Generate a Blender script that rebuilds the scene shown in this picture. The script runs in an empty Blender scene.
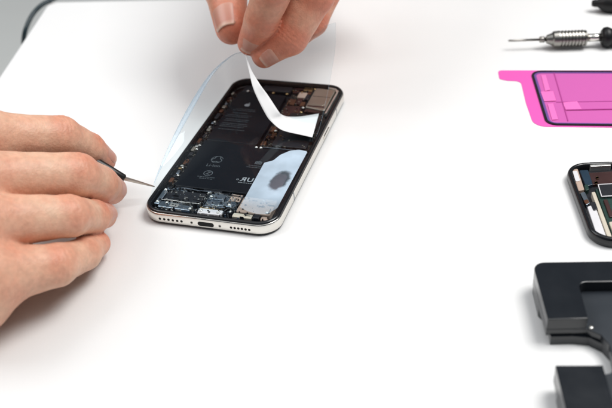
import bpy, bmesh, math, random
import numpy as np
from mathutils import Vector, Matrix
random.seed(7)
rng = np.random.default_rng(7)
MM = 0.001                       # everything below is written in millimetres
SC = bpy.context.scene
COL = SC.collection

# ------------------------------------------------------------------ camera
CAM = np.array([15.84, -368.72, 260.14])
KEY, AMB = 15.0, .90
RX = np.array([0.9982, 0.0, -0.0608]); RY = np.array([0.0496, 0.5772, 0.8151]); RZ = np.array([0.0351, -0.8166, 0.5761])
def at(u, v, h=0.0):
    """point at height h (mm above the table) seen at photo position u, v"""
    d = RX*(u-306)/900 - RY*(v-204)/900 - RZ
    return CAM + d*((h-CAM[2])/d[2])
cam = bpy.data.cameras.new('camera'); camo = bpy.data.objects.new('camera', cam); COL.objects.link(camo)
M = Matrix([[RX[i], RY[i], RZ[i], CAM[i]*MM] for i in range(3)]+[[0, 0, 0, 1]])
camo.matrix_world = M
cam.sensor_width = 36; cam.lens = 36*900/612; cam.clip_start = 0.01; cam.clip_end = 50
cam.dof.use_dof = True; cam.dof.focus_distance = 0.452; cam.dof.aperture_fstop = 11.0
SC.camera = camo

# ------------------------------------------------------------------ helpers
def tag(o, label=None, cat=None, group=None, kind=None):
    if label: o['label'] = label
    if cat: o['category'] = cat
    if group: o['group'] = group
    if kind: o['kind'] = kind
    return o
def empty(name, loc=(0, 0, 0), rz=0.0):
    o = bpy.data.objects.new(name, None); COL.objects.link(o)
    o.empty_display_size = 0.01
    o.location = Vector(loc)*MM; o.rotation_euler = (0, 0, rz)
    return o
def mesh(name, V, F, m, parent=None, smooth=False):
    me = bpy.data.meshes.new(name)
    me.from_pydata([tuple(float(c)*MM for c in v) for v in V], [], [tuple(int(i) for i in f) for f in F])
    bm = bmesh.new(); bm.from_mesh(me); bmesh.ops.recalc_face_normals(bm, faces=bm.faces[:]); bm.to_mesh(me); bm.free()
    me.materials.append(m)
    if smooth:
        me.polygons.foreach_set('use_smooth', [True]*len(me.polygons))
    o = bpy.data.objects.new(name, me); COL.objects.link(o)
    if parent: o.parent = parent
    return o
class MB:
    """collects shapes for one mesh"""
    def __init__(s): s.V = []; s.F = []
    def add(s, V, F):
        n = len(s.V); s.V += [tuple(v) for v in V]; s.F += [tuple(i+n for i in f) for f in F]; return s
    def box(s, x0, y0, z0, x1, y1, z1, b=0.0):
        x0, x1 = min(x0, x1), max(x0, x1); y0, y1 = min(y0, y1), max(y0, y1)
        b = min(b, (x1-x0)*.4, (y1-y0)*.4, (z1-z0)*.8)
        if b <= 0:
            V = [(x, y, z) for z in (z0, z1) for x, y in ((x0, y0), (x1, y0), (x1, y1), (x0, y1))]
            F = [(3, 2, 1, 0), (4, 5, 6, 7), (0, 1, 5, 4), (1, 2, 6, 5), (2, 3, 7, 6), (3, 0, 4, 7)]
            return s.add(V, F)
        return s.prism([(x0, y0), (x1, y0), (x1, y1), (x0, y1)], z0, z1, b)
    def prism(s, P, z0, z1, b=0.0, bb=0.0):
        """upright prism over polygon P, upper edge chamfered by b, lower by bb"""
        n = len(P); L = []
        if bb > 0: L += [(inset(P, bb), z0), (P, z0+bb)]
        else: L += [(P, z0)]
        if b > 0: L += [(P, z1-b), (inset(P, b*.35), z1-b*.3), (inset(P, b), z1)]
        else: L += [(P, z1)]
        V = [(p[0], p[1], z) for Q, z in L for p in Q]
        F = [tuple(range(n))[::-1], tuple(range(n*(len(L)-1), n*len(L)))]
        for k in range(len(L)-1):
            for i in range(n):
                j = (i+1) % n; F.append((k*n+i, k*n+j, (k+1)*n+j, (k+1)*n+i))
        return s.add(V, F)
    def tube(s, P, r, n=12):
        P = [np.array(p, float) for p in P]; m = len(P)
        R = r if hasattr(r, '__len__') else [r]*m
        T = [P[min(i+1, m-1)]-P[max(i-1, 0)] for i in range(m)]
        T = [t/np.linalg.norm(t) for t in T]
        up = np.array([0, 0, 1.]) if abs(T[0][2]) < .9 else np.array([1., 0, 0])
        V = []
        for p, t, rr in zip(P, T, R):
            a = np.cross(t, up); a /= np.linalg.norm(a); up = np.cross(a, t)
            V += [p+rr*(math.cos(q)*a+math.sin(q)*up) for q in np.linspace(0, 2*math.pi, n, endpoint=False)]
        F = [tuple(range(n))[::-1], tuple(range(n*(m-1), n*m))]
        for k in range(m-1):
            for i in range(n):
                j = (i+1) % n; F.append((k*n+i, k*n+j, (k+1)*n+j, (k+1)*n+i))
        return s.add(V, F)
    def lathe(s, prof, origin, axis, n=32):
        """profile of (distance along axis, radius)"""
        o = np.array(origin, float); a = np.array(axis, float); a /= np.linalg.norm(a)
        return s.tube_prof(o, a, prof, n)
    def tube_prof(s, o, a, prof, n):
        up = np.array([0, 0, 1.]) if abs(a[2]) < .9 else np.array([1., 0, 0])
        x = np.cross(a, up); x /= np.linalg.norm(x); y = np.cross(x, a); V = []
        for d, r in prof:
            V += [o+a*d+max(r, 1e-3)*(math.cos(q)*x+math.sin(q)*y) for q in np.linspace(0, 2*math.pi, n, endpoint=False)]
        m = len(prof); F = [tuple(range(n))[::-1], tuple(range(n*(m-1), n*m))]
        for k in range(m-1):
            for i in range(n):
                j = (i+1) % n; F.append((k*n+i, k*n+j, (k+1)*n+j, (k+1)*n+i))
        return s.add(V, F)
    def build(s, name, m, parent=None, smooth=False):
        return mesh(name, s.V, s.F, m, parent, smooth)
def inset(P, d):
    n = len(P); out = []
    A = sum(P[i][0]*P[(i+1) % n][1]-P[(i+1) % n][0]*P[i][1] for i in range(n))
    sg = 1 if A > 0 else -1
    for i in range(n):
        p0 = np.array(P[i-1], float)[:2]; p = np.array(P[i], float)[:2]; p1 = np.array(P[(i+1) % n], float)[:2]
        a = p-p0; b = p1-p; a /= np.linalg.norm(a)+1e-9; b /= np.linalg.norm(b)+1e-9
        na = np.array([-a[1], a[0]])*sg; nb = np.array([-b[1], b[0]])*sg
        h = na+nb; h /= max(np.linalg.norm(h), 1e-6); k = d/max(h@na, .35)
        out.append(tuple(p+h*k))
    return out
def rpoly(P, R, n=8):
    """polygon P with each corner rounded by R"""
    out = []; m = len(P); R = R if hasattr(R, '__len__') else [R]*m
    for i in range(m):
        p0, p, p1 = (np.array(P[k % m], float)[:2] for k in (i-1, i, i+1))
        r = R[i]
        if r <= 0: out.append(tuple(p)); continue
        a = (p0-p)/np.linalg.norm(p0-p); b = (p1-p)/np.linalg.norm(p1-p)
        ang = math.acos(np.clip(a@b, -1, 1)); t = r/math.tan(ang/2)
        c = p+(a+b)/np.linalg.norm(a+b)*r/math.sin(ang/2)
        s0 = p+a*t-c; s1 = p+b*t-c
        for k in range(n+1):
            f = k/n; w = math.pi-ang
            v = (math.sin((1-f)*w)*s0+math.sin(f*w)*s1)/math.sin(w)
            out.append(tuple(c+v))
    return out
def rr(x0, y0, x1, y1, r, n=10):
    return rpoly([(x0, y0), (x1, y0), (x1, y1), (x0, y1)], r, n)
def loft(loops, closed_caps=False):
    n = len(loops[0]); V = [p for L in loops for p in L]; F = []
    for k in range(len(loops)-1):
        for i in range(n):
            j = (i+1) % n; F.append((k*n+i, k*n+j, (k+1)*n+j, (k+1)*n+i))
    if closed_caps: F += [tuple(range(n))[::-1], tuple(range(n*(len(loops)-1), n*len(loops)))]
    return V, F
def catmull(P, n=10):
    P = [np.array(p, float) for p in P]; Q = [2*P[0]-P[1]]+P+[2*P[-1]-P[-2]]; out = []
    for i in range(1, len(Q)-2):
        for t in np.linspace(0, 1, n, endpoint=False):
            a, b, c, d = Q[i-1:i+3]
            out.append(.5*(2*b+(c-a)*t+(2*a-5*b+4*c-d)*t*t+(3*b-a-3*c+d)*t**3))
    out.append(P[-1]); return out

# ------------------------------------------------------------------ materials
def nodes(name):
    m = bpy.data.materials.new(name); m.use_nodes = True; nt = m.node_tree
    return m, nt, nt.nodes['Principled BSDF'], nt.links
def pm(name, col, rough=.5, metal=0.0, ior=1.5, spec=None, var=0.0, vscale=60, bump=0.0, bscale=400, trans=0.0, coat=0.0, alpha=1.0):
    m, nt, b, L = nodes(name)
    b.inputs['Base Color'].default_value = (*col, 1); b.inputs['Roughness'].default_value = rough
    b.inputs['Metallic'].default_value = metal; b.inputs['IOR'].default_value = ior
    if trans: b.inputs['Transmission Weight'].default_value = trans
    if coat: b.inputs['Coat Weight'].default_value = coat; b.inputs['Coat Roughness'].default_value = .05
    if alpha < 1: b.inputs['Alpha'].default_value = alpha
    tc = nt.nodes.new('ShaderNodeTexCoord')
    if var:
        nz = nt.nodes.new('ShaderNodeTexNoise'); nz.inputs['Scale'].default_value = vscale; nz.inputs['Detail'].default_value = 6
        L.new(tc.outputs['Object'], nz.inputs['Vector'])
        r = nt.nodes.new('ShaderNodeMapRange'); r.inputs['To Min'].default_value = 1-var; r.inputs['To Max'].default_value = 1+var
        L.new(nz.outputs['Fac'], r.inputs['Value'])
        mx = nt.nodes.new('ShaderNodeMix'); mx.data_type = 'RGBA'; mx.blend_type = 'MULTIPLY'; mx.inputs['Factor'].default_value = 1
        mx.inputs['A'].default_value = (*col, 1); L.new(r.outputs['Result'], mx.inputs['B']); L.new(mx.outputs['Result'], b.inputs['Base Color'])
        rr_ = nt.nodes.new('ShaderNodeMapRange'); rr_.inputs['To Min'].default_value = max(rough-.08, .02); rr_.inputs['To Max'].default_value = rough+.1
        L.new(nz.outputs['Fac'], rr_.inputs['Value']); L.new(rr_.outputs['Result'], b.inputs['Roughness'])
    if bump:
        n2 = nt.nodes.new('ShaderNodeTexNoise'); n2.inputs['Scale'].default_value = bscale; n2.inputs['Detail'].default_value = 4
        L.new(tc.outputs['Object'], n2.inputs['Vector'])
        bp = nt.nodes.new('ShaderNodeBump'); bp.inputs['Strength'].default_value = bump; bp.inputs['Distance'].default_value = .0003
        L.new(n2.outputs['Fac'], bp.inputs['Height']); L.new(bp.outputs['Normal'], b.inputs['Normal'])
    return m
white_table = pm('white_laminate', (.80, .80, .795), .42, var=.012, vscale=14, bump=.12, bscale=900)
table_edge = pm('brown_edge_band', (.16, .12, .095), .5, var=.2, vscale=40)
floor_mat = pm('grey_floor', (.90, .905, .87), .6, var=.05, vscale=3)
steel = pm('polished_steel', (.74, .715, .67), .16, 1, var=.04, vscale=120)
satin_steel = pm('satin_steel', (.30, .29, .27), .28, 1, var=.1, vscale=200)
blade_steel = pm('blade_steel', (.58, .55, .49), .35, 1, var=.1, vscale=200)
black_gloss = pm('black_gloss_plastic', (.008, .009, .011), .18, var=.2, vscale=200)
black_matte = pm('black_matte', (.007, .008, .010), .45, ior=1.4, var=.25, vscale=150, bump=.03, bscale=1500)
battery_mat = pm('battery_wrap', (.004, .005, .008), .36, ior=1.3, var=.3, vscale=45, bump=.05, bscale=160)
hole_mat = pm('dark_hole', (.004, .004, .004), .8)
port_mat = pm('port_lining', (.02, .018, .016), .4, .4)
shield = pm('nickel_shield', (.40, .47, .54), .3, 1, var=.2, vscale=160, bump=.2, bscale=500)
shield_dull = pm('dull_shield', (.20, .23, .27), .42, .9, var=.3, vscale=200, bump=.2, bscale=600)
shield_bright = pm('bright_shield', (.78, .77, .73), .3, .85, var=.12, vscale=160, bump=.25, bscale=420)
camera_metal = pm('camera_bracket_metal', (.46, .42, .36), .38, .9, var=.15, vscale=120, bump=.2, bscale=300)
beige = pm('beige_label', (.42, .31, .25), .55, var=.12, vscale=100)
copper = pm('copper_flex', (.13, .055, .030), .4, .5, var=.35, vscale=160)
gold = pm('gold_contact', (.62, .44, .22), .28, 1, var=.15, vscale=220)
maroon = pm('maroon_board', (.035, .010, .009), .4, var=.4, vscale=120)
flex_black = pm('black_flex', (.012, .013, .017), .35, var=.3, vscale=150, bump=.2, bscale=700)
flex_blue = pm('blue_black_flex', (.014, .032, .054), .3, var=.4, vscale=150)
board = pm('black_board', (.010, .010, .011), .4, var=.4, vscale=160, bump=.3, bscale=900)
green_board = pm('green_board', (.010, .036, .029), .4, var=.3, vscale=160, bump=.3, bscale=900)
white_plastic = pm('white_plate', (.72, .71, .73), .4, .15, var=.06, vscale=110, bump=.2, bscale=400)
cream = pm('cream_strip', (.62, .56, .46), .4, .2, var=.08, vscale=140)
gap_purple = pm('purple_brown_gap', (.045, .026, .036), .4, var=.3, vscale=200)
print_mat = pm('grey_print', (.085, .097, .108), .6)
print_light = pm('light_print', (.28, .30, .32), .6)
red_dot = pm('water_dot', (.45, .05, .03), .5)
anod = pm('black_anodised_aluminium', (.007, .009, .0125), .22, ior=1.5, var=.15, vscale=90, bump=.015, bscale=1600, coat=.35)
anod_floor = pm('worn_blue_grey_floor', (.025, .030, .037), .3, ior=1.5, var=.35, vscale=35, bump=.02, bscale=1200)
rubber = pm('black_rubber', (.005, .005, .006), .42, ior=1.4, var=.2, vscale=120, bump=.03, bscale=900)
cable_mat = pm('dark_teal_cable', (.006, .022, .030), .38, var=.15, vscale=80)
glare_mat = pm('white_glare', (.92, .92, .92), .25, ior=1.5)  # white standing in for glare on the film
tool_black = pm('black_spudger_nylon', (.010, .010, .010), .35, var=.2, vscale=200)
def pink_mat(name, col, tr):
    m, nt, b, L = nodes(name)
    b.inputs['Base Color'].default_value = (*col, 1); b.inputs['Roughness'].default_value = .3
    out = nt.nodes['Material Output']
    t = nt.nodes.new('ShaderNodeBsdfTransparent'); t.inputs['Color'].default_value = (min(1, col[0]*1.15), col[1]*1.2, min(1, col[2]*1.2), 1)
    mix = nt.nodes.new('ShaderNodeMixShader'); mix.inputs['Fac'].default_value = tr
    L.new(b.outputs[0], mix.inputs[1]); L.new(t.outputs[0], mix.inputs[2]); L.new(mix.outputs[0], out.inputs['Surface'])
    return m
pink = pink_mat('pink_liner', (.95, .16, .60), .25)
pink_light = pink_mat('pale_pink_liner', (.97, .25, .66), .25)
pink_film = pink_mat('magenta_film', (.80, .21, .62), .40)
seam_film = pink_mat('magenta_seam', (.66, .13, .50), .5)
purple_film = pink_mat('purple_foam_film', (.24, .12, .42), .3)
def film_mat():
    m, nt, b, L = nodes('clear_film'); nt.nodes.remove(b)
    out = nt.nodes['Material Output']
    t = nt.nodes.new('ShaderNodeBsdfTransparent'); t.inputs['Color'].default_value = (.905, .952, .97, 1)
    g = nt.nodes.new('ShaderNodeBsdfGlossy'); g.inputs['Roughness'].default_value = .03; g.inputs['Color'].default_value = (.88, .96, 1, 1)
    geo = nt.nodes.new('ShaderNodeNewGeometry')
    io = nt.nodes.new('ShaderNodeMapRange'); io.inputs['To Min'].default_value = 1.52; io.inputs['To Max'].default_value = 1/1.52
    L.new(geo.outputs['Backfacing'], io.inputs['Value'])
    fr = nt.nodes.new('ShaderNodeFresnel'); L.new(io.outputs['Result'], fr.inputs['IOR'])
    k = nt.nodes.new('ShaderNodeMath'); k.operation = 'MULTIPLY'; k.inputs[1].default_value = .4; k.use_clamp = True
    L.new(fr.outputs['Fac'], k.inputs[0])
    mx = nt.nodes.new('ShaderNodeMixShader'); L.new(k.outputs[0], mx.inputs['Fac']); L.new(t.outputs[0], mx.inputs[1]); L.new(g.outputs[0], mx.inputs[2])
    L.new(mx.outputs[0], out.inputs['Surface'])
    return m
clear_film = film_mat()
def sheen_mat():  # paints the light reflected by the clear film as a pale blue sheen
    m, nt, b, L = nodes('painted_sheen')
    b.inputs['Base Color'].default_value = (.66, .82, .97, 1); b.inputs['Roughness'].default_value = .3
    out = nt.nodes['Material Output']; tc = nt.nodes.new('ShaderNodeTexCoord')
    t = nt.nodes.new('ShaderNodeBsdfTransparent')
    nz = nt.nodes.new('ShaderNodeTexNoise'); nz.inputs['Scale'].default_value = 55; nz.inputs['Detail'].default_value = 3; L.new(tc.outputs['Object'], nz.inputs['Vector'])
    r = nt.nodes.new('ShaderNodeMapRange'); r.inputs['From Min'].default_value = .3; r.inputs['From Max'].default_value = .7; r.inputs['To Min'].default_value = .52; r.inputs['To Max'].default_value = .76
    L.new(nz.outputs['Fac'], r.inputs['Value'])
    mp = nt.nodes.new('ShaderNodeMapping'); mp.vector_type = 'TEXTURE'                 # dark gap in the painted sheen
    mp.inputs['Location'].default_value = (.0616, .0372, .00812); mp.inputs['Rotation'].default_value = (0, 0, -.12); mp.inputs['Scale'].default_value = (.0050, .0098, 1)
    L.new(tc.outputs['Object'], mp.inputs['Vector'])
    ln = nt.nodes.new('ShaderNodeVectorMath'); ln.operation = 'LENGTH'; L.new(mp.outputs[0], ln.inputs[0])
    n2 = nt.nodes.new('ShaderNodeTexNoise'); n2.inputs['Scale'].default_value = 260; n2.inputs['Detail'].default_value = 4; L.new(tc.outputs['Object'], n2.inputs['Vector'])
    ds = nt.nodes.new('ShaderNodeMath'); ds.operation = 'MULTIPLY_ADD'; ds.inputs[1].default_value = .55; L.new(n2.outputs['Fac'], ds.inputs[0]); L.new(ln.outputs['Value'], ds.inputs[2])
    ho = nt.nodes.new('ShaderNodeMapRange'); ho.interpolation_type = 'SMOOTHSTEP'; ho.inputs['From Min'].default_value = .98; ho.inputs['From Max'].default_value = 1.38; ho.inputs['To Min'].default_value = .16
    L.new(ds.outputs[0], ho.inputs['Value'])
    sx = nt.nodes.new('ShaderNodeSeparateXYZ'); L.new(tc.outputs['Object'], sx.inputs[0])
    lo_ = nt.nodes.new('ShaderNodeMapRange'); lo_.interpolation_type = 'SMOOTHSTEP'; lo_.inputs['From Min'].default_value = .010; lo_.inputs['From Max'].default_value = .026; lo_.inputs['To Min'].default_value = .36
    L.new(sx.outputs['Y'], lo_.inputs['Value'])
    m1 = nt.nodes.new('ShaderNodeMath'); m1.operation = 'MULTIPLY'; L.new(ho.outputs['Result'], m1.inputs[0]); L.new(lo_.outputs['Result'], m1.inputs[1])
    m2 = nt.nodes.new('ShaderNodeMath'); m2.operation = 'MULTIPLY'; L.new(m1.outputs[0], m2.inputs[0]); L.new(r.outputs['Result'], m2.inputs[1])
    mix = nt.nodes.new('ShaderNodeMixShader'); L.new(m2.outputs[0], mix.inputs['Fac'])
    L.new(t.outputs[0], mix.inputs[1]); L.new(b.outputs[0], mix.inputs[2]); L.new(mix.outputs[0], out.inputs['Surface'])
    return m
sheen = sheen_mat()
film_edge = pm('bluish_film_edge', (.40, .54, .66), .2, alpha=.32)
def skin_mat(name, base, flushcol):
    m, nt, b, L = nodes(name)
    tc = nt.nodes.new('ShaderNodeTexCoord')
    a = nt.nodes.new('ShaderNodeAttribute'); a.attribute_name = 'flush_shade'
    n1 = nt.nodes.new('ShaderNodeTexNoise'); n1.inputs['Scale'].default_value = 85; n1.inputs['Detail'].default_value = 5; n1.inputs['Roughness'].default_value = .6
    n2 = nt.nodes.new('ShaderNodeTexNoise'); n2.inputs['Scale'].default_value = 420; n2.inputs['Detail'].default_value = 3
    for n in (n1, n2): L.new(tc.outputs['Object'], n.inputs['Vector'])
    s = nt.nodes.new('ShaderNodeMath'); s.operation = 'MULTIPLY_ADD'; s.inputs[1].default_value = 1.1; s.inputs[2].default_value = -.55
    L.new(n1.outputs['Fac'], s.inputs[0])
    ad = nt.nodes.new('ShaderNodeMath'); ad.operation = 'ADD'; ad.use_clamp = True
    L.new(s.outputs[0], ad.inputs[0]); L.new(a.outputs['Fac'], ad.inputs[1])
    mx = nt.nodes.new('ShaderNodeMix'); mx.data_type = 'RGBA'; mx.inputs['A'].default_value = (*base, 1); mx.inputs['B'].default_value = (*flushcol, 1)
    L.new(ad.outputs[0], mx.inputs['Factor'])
    sp = nt.nodes.new('ShaderNodeMapRange'); sp.inputs['From Min'].default_value = .3; sp.inputs['From Max'].default_value = .7
    sp.inputs['To Min'].default_value = .90; sp.inputs['To Max'].default_value = 1.07; L.new(n2.outputs['Fac'], sp.inputs['Value'])
    m2 = nt.nodes.new('ShaderNodeMix'); m2.data_type = 'RGBA'; m2.blend_type = 'MULTIPLY'; m2.inputs['Factor'].default_value = 1
    L.new(mx.outputs['Result'], m2.inputs['A']); L.new(sp.outputs['Result'], m2.inputs['B']); L.new(m2.outputs['Result'], b.inputs['Base Color'])
    b.inputs['Roughness'].default_value = .47; b.inputs['IOR'].default_value = 1.42
    b.inputs['Subsurface Weight'].default_value = .14; b.inputs['Subsurface Radius'].default_value = (1, .35, .2); b.inputs['Subsurface Scale'].default_value = .0016
    vo = nt.nodes.new('ShaderNodeTexVoronoi'); vo.inputs['Scale'].default_value = 1100; L.new(tc.outputs['Object'], vo.inputs['Vector'])
    n3 = nt.nodes.new('ShaderNodeTexNoise'); n3.inputs['Scale'].default_value = 330; n3.inputs['Detail'].default_value = 5; L.new(tc.outputs['Object'], n3.inputs['Vector'])
    h = nt.nodes.new('ShaderNodeMath'); h.operation = 'MULTIPLY_ADD'; h.inputs[1].default_value = .45
    L.new(vo.outputs['Distance'], h.inputs[0]); L.new(n3.outputs['Fac'], h.inputs[2])
    bp = nt.nodes.new('ShaderNodeBump'); bp.inputs['Strength'].default_value = .42; bp.inputs['Distance'].default_value = .00045
    L.new(h.outputs[0], bp.inputs['Height']); L.new(bp.outputs['Normal'], b.inputs['Normal'])
    return m
skin = skin_mat('skin', (.73, .465, .325), (.63, .225, .14))
def nail_mat():
    m, nt, b, L = nodes('fingernail')
    a = nt.nodes.new('ShaderNodeAttribute'); a.attribute_name = 'along'
    cr = nt.nodes.new('ShaderNodeValToRGB'); e = cr.color_ramp.elements
    e[0].position = 0; e[0].color = (.60, .32, .235, 1); e[1].position = 1; e[1].color = (.68, .46, .36, 1)
    for p, c in ((.16, (.58, .29, .215, 1)), (.80, (.55, .245, .18, 1)), (.88, (.62, .35, .26, 1))):
        q = e.new(p); q.color = c
    L.new(a.outputs['Fac'], cr.inputs['Fac']); L.new(cr.outputs['Color'], b.inputs['Base Color'])
    b.inputs['Roughness'].default_value = .36; b.inputs['Subsurface Weight'].default_value = .2; b.inputs['Subsurface Scale'].default_value = .001
    return m
nail = nail_mat()

# ------------------------------------------------------------------ setting
fl = MB().box(-3500, -2500, -760, 3000, 3500, -740).build('floor', floor_mat); tag(fl, kind='structure')
tbl = empty('table', (0, 0, 0)); tag(tbl, 'plain white laminate table top that carries the phone, the tools and the hands', 'table')
def backy(x): return 286.3-(x+197.5)*.10
T = [(-228, -640), (980, -640), (980, backy(980)), (-197.7, backy(-197.7))]
MB().prism(rpoly(T, [4, 4, 4, 1.5], 4), -24, 0, 1.0).build('tabletop', white_table, tbl)
ed = MB()
ed.prism([(-197, backy(-197)+.3), (980, backy(980)+.3), (980, backy(980)+1.6), (-197, backy(-197)+1.6)], -23, -1.2)
ed.build('edge_band', table_edge, tbl)
lg = [(-150, -600), (930, -600), (930, 100), (-150, 240)]
for x, y in lg:
    MB().box(x-22, y-22, -740, x+22, y+22, -24.5, 2).build('leg', satin_steel, tbl)

cb = catmull([at(78, -22, 2.2), at(62, -6, 2.2), at(49.5, 0.5, 2.2), at(41, 5.5, 1), at(34, 12.5, -2), at(28.5, 22, -6), at(24.5, 34, -13), at(24, 47, -26), at(28, 60, -50), at(40, 80, -90)], 10)
tag(MB().tube(cb, 1.75, 14).build('cable', cable_mat, None, True), 'dark teal cable looping off the back left corner of the white table', 'cable')

# ------------------------------------------------------------------ opened phone
PH_O = np.array([-82.27, -8.47, 0.0]); PH_A = math.radians(-15.936)
W, H, T_ = 70.9, 143.6, 7.6
def ph(u, v, z):
    c, s = math.cos(PH_A), math.sin(PH_A)
    return np.array([PH_O[0]+c*u-s*v, PH_O[1]+s*u+c*v, z])
phone = empty('phone', PH_O, PH_A)
tag(phone, 'opened smartphone without its screen, steel band and black battery showing, under the peeled clear film', 'smartphone')
def ring(d, z, r=11.0, n=14): return [(x, y, z) for x, y in rr(d, d, W-d, H-d, max(r-d, .6), n)]
V, F = loft([ring(.2, 1.56), ring(.07, 2.0), ring(0, 3.6), ring(.06, 5.2), ring(.2, 6.1), ring(.42, 6.5), ring(.7, 6.62), ring(1.2, 6.3)])
mesh('steel_band', V, F, steel, phone, True)
V, F = loft([ring(.62, 6.55), ring(.66, 6.9), ring(.95, 7.3), ring(1.5, 7.62), ring(2.2, 7.6), ring(2.5, 7.2), ring(2.7, 3.2)])
mesh('black_gasket', V, F, black_gloss, phone, True)
V, F = loft([ring(3.2, .04), ring(1.7, .10), ring(.8, .40), ring(.3, 1.0), ring(.2, 1.55), ring(1.2, 1.62), ring(3, 1.7)], True)
mesh('back_glass', V, F, black_gloss, phone, True)
MB().prism([p[:2] for p in ring(2.2, 0)], 1.72, 2.4).build('chassis', flex_black, phone)
# band openings
def hole(name, u, z, r, m=hole_mat, half=0.0):
    b = MB(); P = []
    for q in np.linspace(0, 2*math.pi, 24, endpoint=False):
        P.append((u+(half if math.cos(q) > 0 else -half)+r*math.cos(q), z+r*math.sin(q)))
    y0 = -.035
    V = [(x, y0, zz) for x, zz in P]+[(x, 1.2, zz) for x, zz in P]
    n = len(P); F = [tuple(range(n))]+[(i, (i+1) % n, n+(i+1) % n, n+i) for i in range(n)]
    return b.add(V, F).build(name, m, phone)
for i in range(6): hole('speaker_hole', 10.9+2.3*i, 3.6, .68)
for i in range(6): hole('speaker_hole', 48.2+1.85*i, 3.6, .66)
hole('band_screw', 27.7, 3.6, .75, satin_steel); hole('band_screw', 42.4, 3.6, .75, satin_steel)
hole('band_screw', 27.7, 3.6, .42).location.y = -.00004; hole('band_screw', 42.4, 3.6, .42).location.y = -.00004
hole('charging_port', 35.1, 3.6, 1.25, hole_mat, 3.0)
for v in (30, 116):                                     # antenna breaks on the right of the band
    pf = [(.19, 1.6), (.07, 2.0), (0, 3.6), (.06, 5.2), (.2, 6.1), (.42, 6.5)]
    V = [(W-d_+.012, y_, z_) for y_ in (v, v+1.0) for d_, z_ in pf]+[(W-d_-.3, y_, z_) for y_ in (v, v+1.0) for d_, z_ in pf]
    F = [(i, i+1, 7+i, 6+i) for i in range(5)]+[(12+i, 18+i, 19+i, 13+i) for i in range(5)]+[(i, 12+i, 13+i, i+1) for i in range(5)]+[(6+i, 7+i, 19+i, 18+i) for i in range(5)]+[(0, 6, 18, 12), (5, 17, 23, 11)]
    mesh('antenna_line', V, F, shield_dull, phone)
MB().prism([p for p in rr(W-.25, 88, W+.35, 99, .2, 3)], 2.6, 4.6, .2, .2).build('side_button', steel, phone)

# battery: an L of two cells
bat = MB()
bat.prism(rpoly([(7.2, 72.2), (37.2, 72.2), (37.2, 129), (7.2, 129)], 2), 2.4, 5.35, .5)
bat.prism(rpoly([(7.2, 26.6), (63.5, 26.6), (63.5, 69.6), (37.2, 69.6), (37.2, 71.9), (7.2, 71.9)], [2, 2, 2, .4, .4, 1]), 2.4, 5.3, .5)
bato = bat.build('battery', battery_mat, phone)
ZB = 5.37
def txt(s, u, v, size, m, name, parent, z=ZB, rot=0.0, mirror=False, bold=0.0):
    cu = bpy.data.curves.new(name, 'FONT'); cu.body = s; cu.size = size; cu.align_x = 'CENTER'; cu.align_y = 'CENTER'; cu.offset = bold
    cu.resolution_u = 3
    tmp = bpy.data.objects.new(name, cu); COL.objects.link(tmp)
    dg = bpy.context.evaluated_depsgraph_get(); dg.update()
    me = bpy.data.meshes.new_from_object(tmp.evaluated_get(dg)); bpy.data.objects.remove(tmp)
    c, sn = math.cos(rot), math.sin(rot)
    for q in me.vertices:
        x, y = q.co.x*(-1 if mirror else 1), q.co.y
        q.co = Vector(((u+c*x-sn*y)*MM, (v+sn*x+c*y)*MM, z*MM))
    me.materials.clear(); me.materials.append(m)
    o = bpy.data.objects.new(name, me); COL.objects.link(o); o.parent = parent
    return o
def flat(name, polys, m, parent, z=ZB):
    V = []; F = []
    for P in polys:
        n = len(V); V += [(x, y, z) for x, y in P]; F.append(tuple(range(n, n+len(P))))
    return mesh(name, V, F, m, parent)
def arcband(cx, cy, r, w, a0, a1, n=12):
    A = [math.radians(a0+(a1-a0)*i/n) for i in range(n+1)]
    return [[(cx+(r-w/2)*math.cos(A[i]), cy+(r-w/2)*math.sin(A[i])), (cx+(r+w/2)*math.cos(A[i]), cy+(r+w/2)*math.sin(A[i])),
             (cx+(r+w/2)*math.cos(A[i+1]), cy+(r+w/2)*math.sin(A[i+1])), (cx+(r-w/2)*math.cos(A[i+1]), cy+(r-w/2)*math.sin(A[i+1]))] for i in range(n)]
def words(u0, u1, v, h, dens=.75):
    out = []; u = u0
    while u < u1:
        w = random.uniform(.5, 1.7)
        k = u
        while k < min(u+w, u1):
            g = random.uniform(.16, .34); out.append([(k, v), (k+g, v), (k+g, v+h*random.uniform(.6, 1)), (k, v+h*random.uniform(.6, 1))]); k += g+.13
        u += w+.4
    return out
# maker's emblem: a bitten fruit with a leaf
ap = []
for q in np.linspace(0, 2*math.pi, 40, endpoint=False):
    r = 1.75*(1+.10*math.cos(2*q)*0-.13*math.exp(-((q-math.pi/2)/.35)**2)-.07*math.exp(-((q-1.5*math.pi)/.3)**2))
    x, y = r*math.cos(q)*1.0, r*math.sin(q)*.98
    dx, dy = x-2.25, y-.15; dd = math.hypot(dx, dy)
    if dd < 1.05: x, y = 2.25+dx/dd*1.05, .15+dy/dd*1.05
    ap.append((17.6+x, 113.6+y))
leaf = [(17.65+.95*t+.28*math.sin(math.pi*t)*s, 115.45+1.0*t-.28*math.sin(math.pi*t)*s) for s, ts in ((1, (0, .3, .6, 1)), (-1, (.7, .35))) for t in ts]
flat('battery_emblem', [ap, leaf], print_light, bato)
tl = []
for u0, u1, v, h in ((12.5, 24, 108.3, .75), (11, 24.5, 106.6, .75), (12, 21, 103.4, .95), (9.5, 24.8, 101.0, .7), (9, 23.2, 99.2, .7), (10.5, 24.5, 96.2, .7), (10.2, 24.0, 94.4, .7), (10.0, 24.6, 91.5, .7), (9.6, 25.5, 89.7, .7), (9.6, 24, 87.9, .7), (10, 25.2, 84.9, .7)):
    tl += words(u0, u1, v, h)
flat('battery_print', tl, print_mat, bato)
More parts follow.
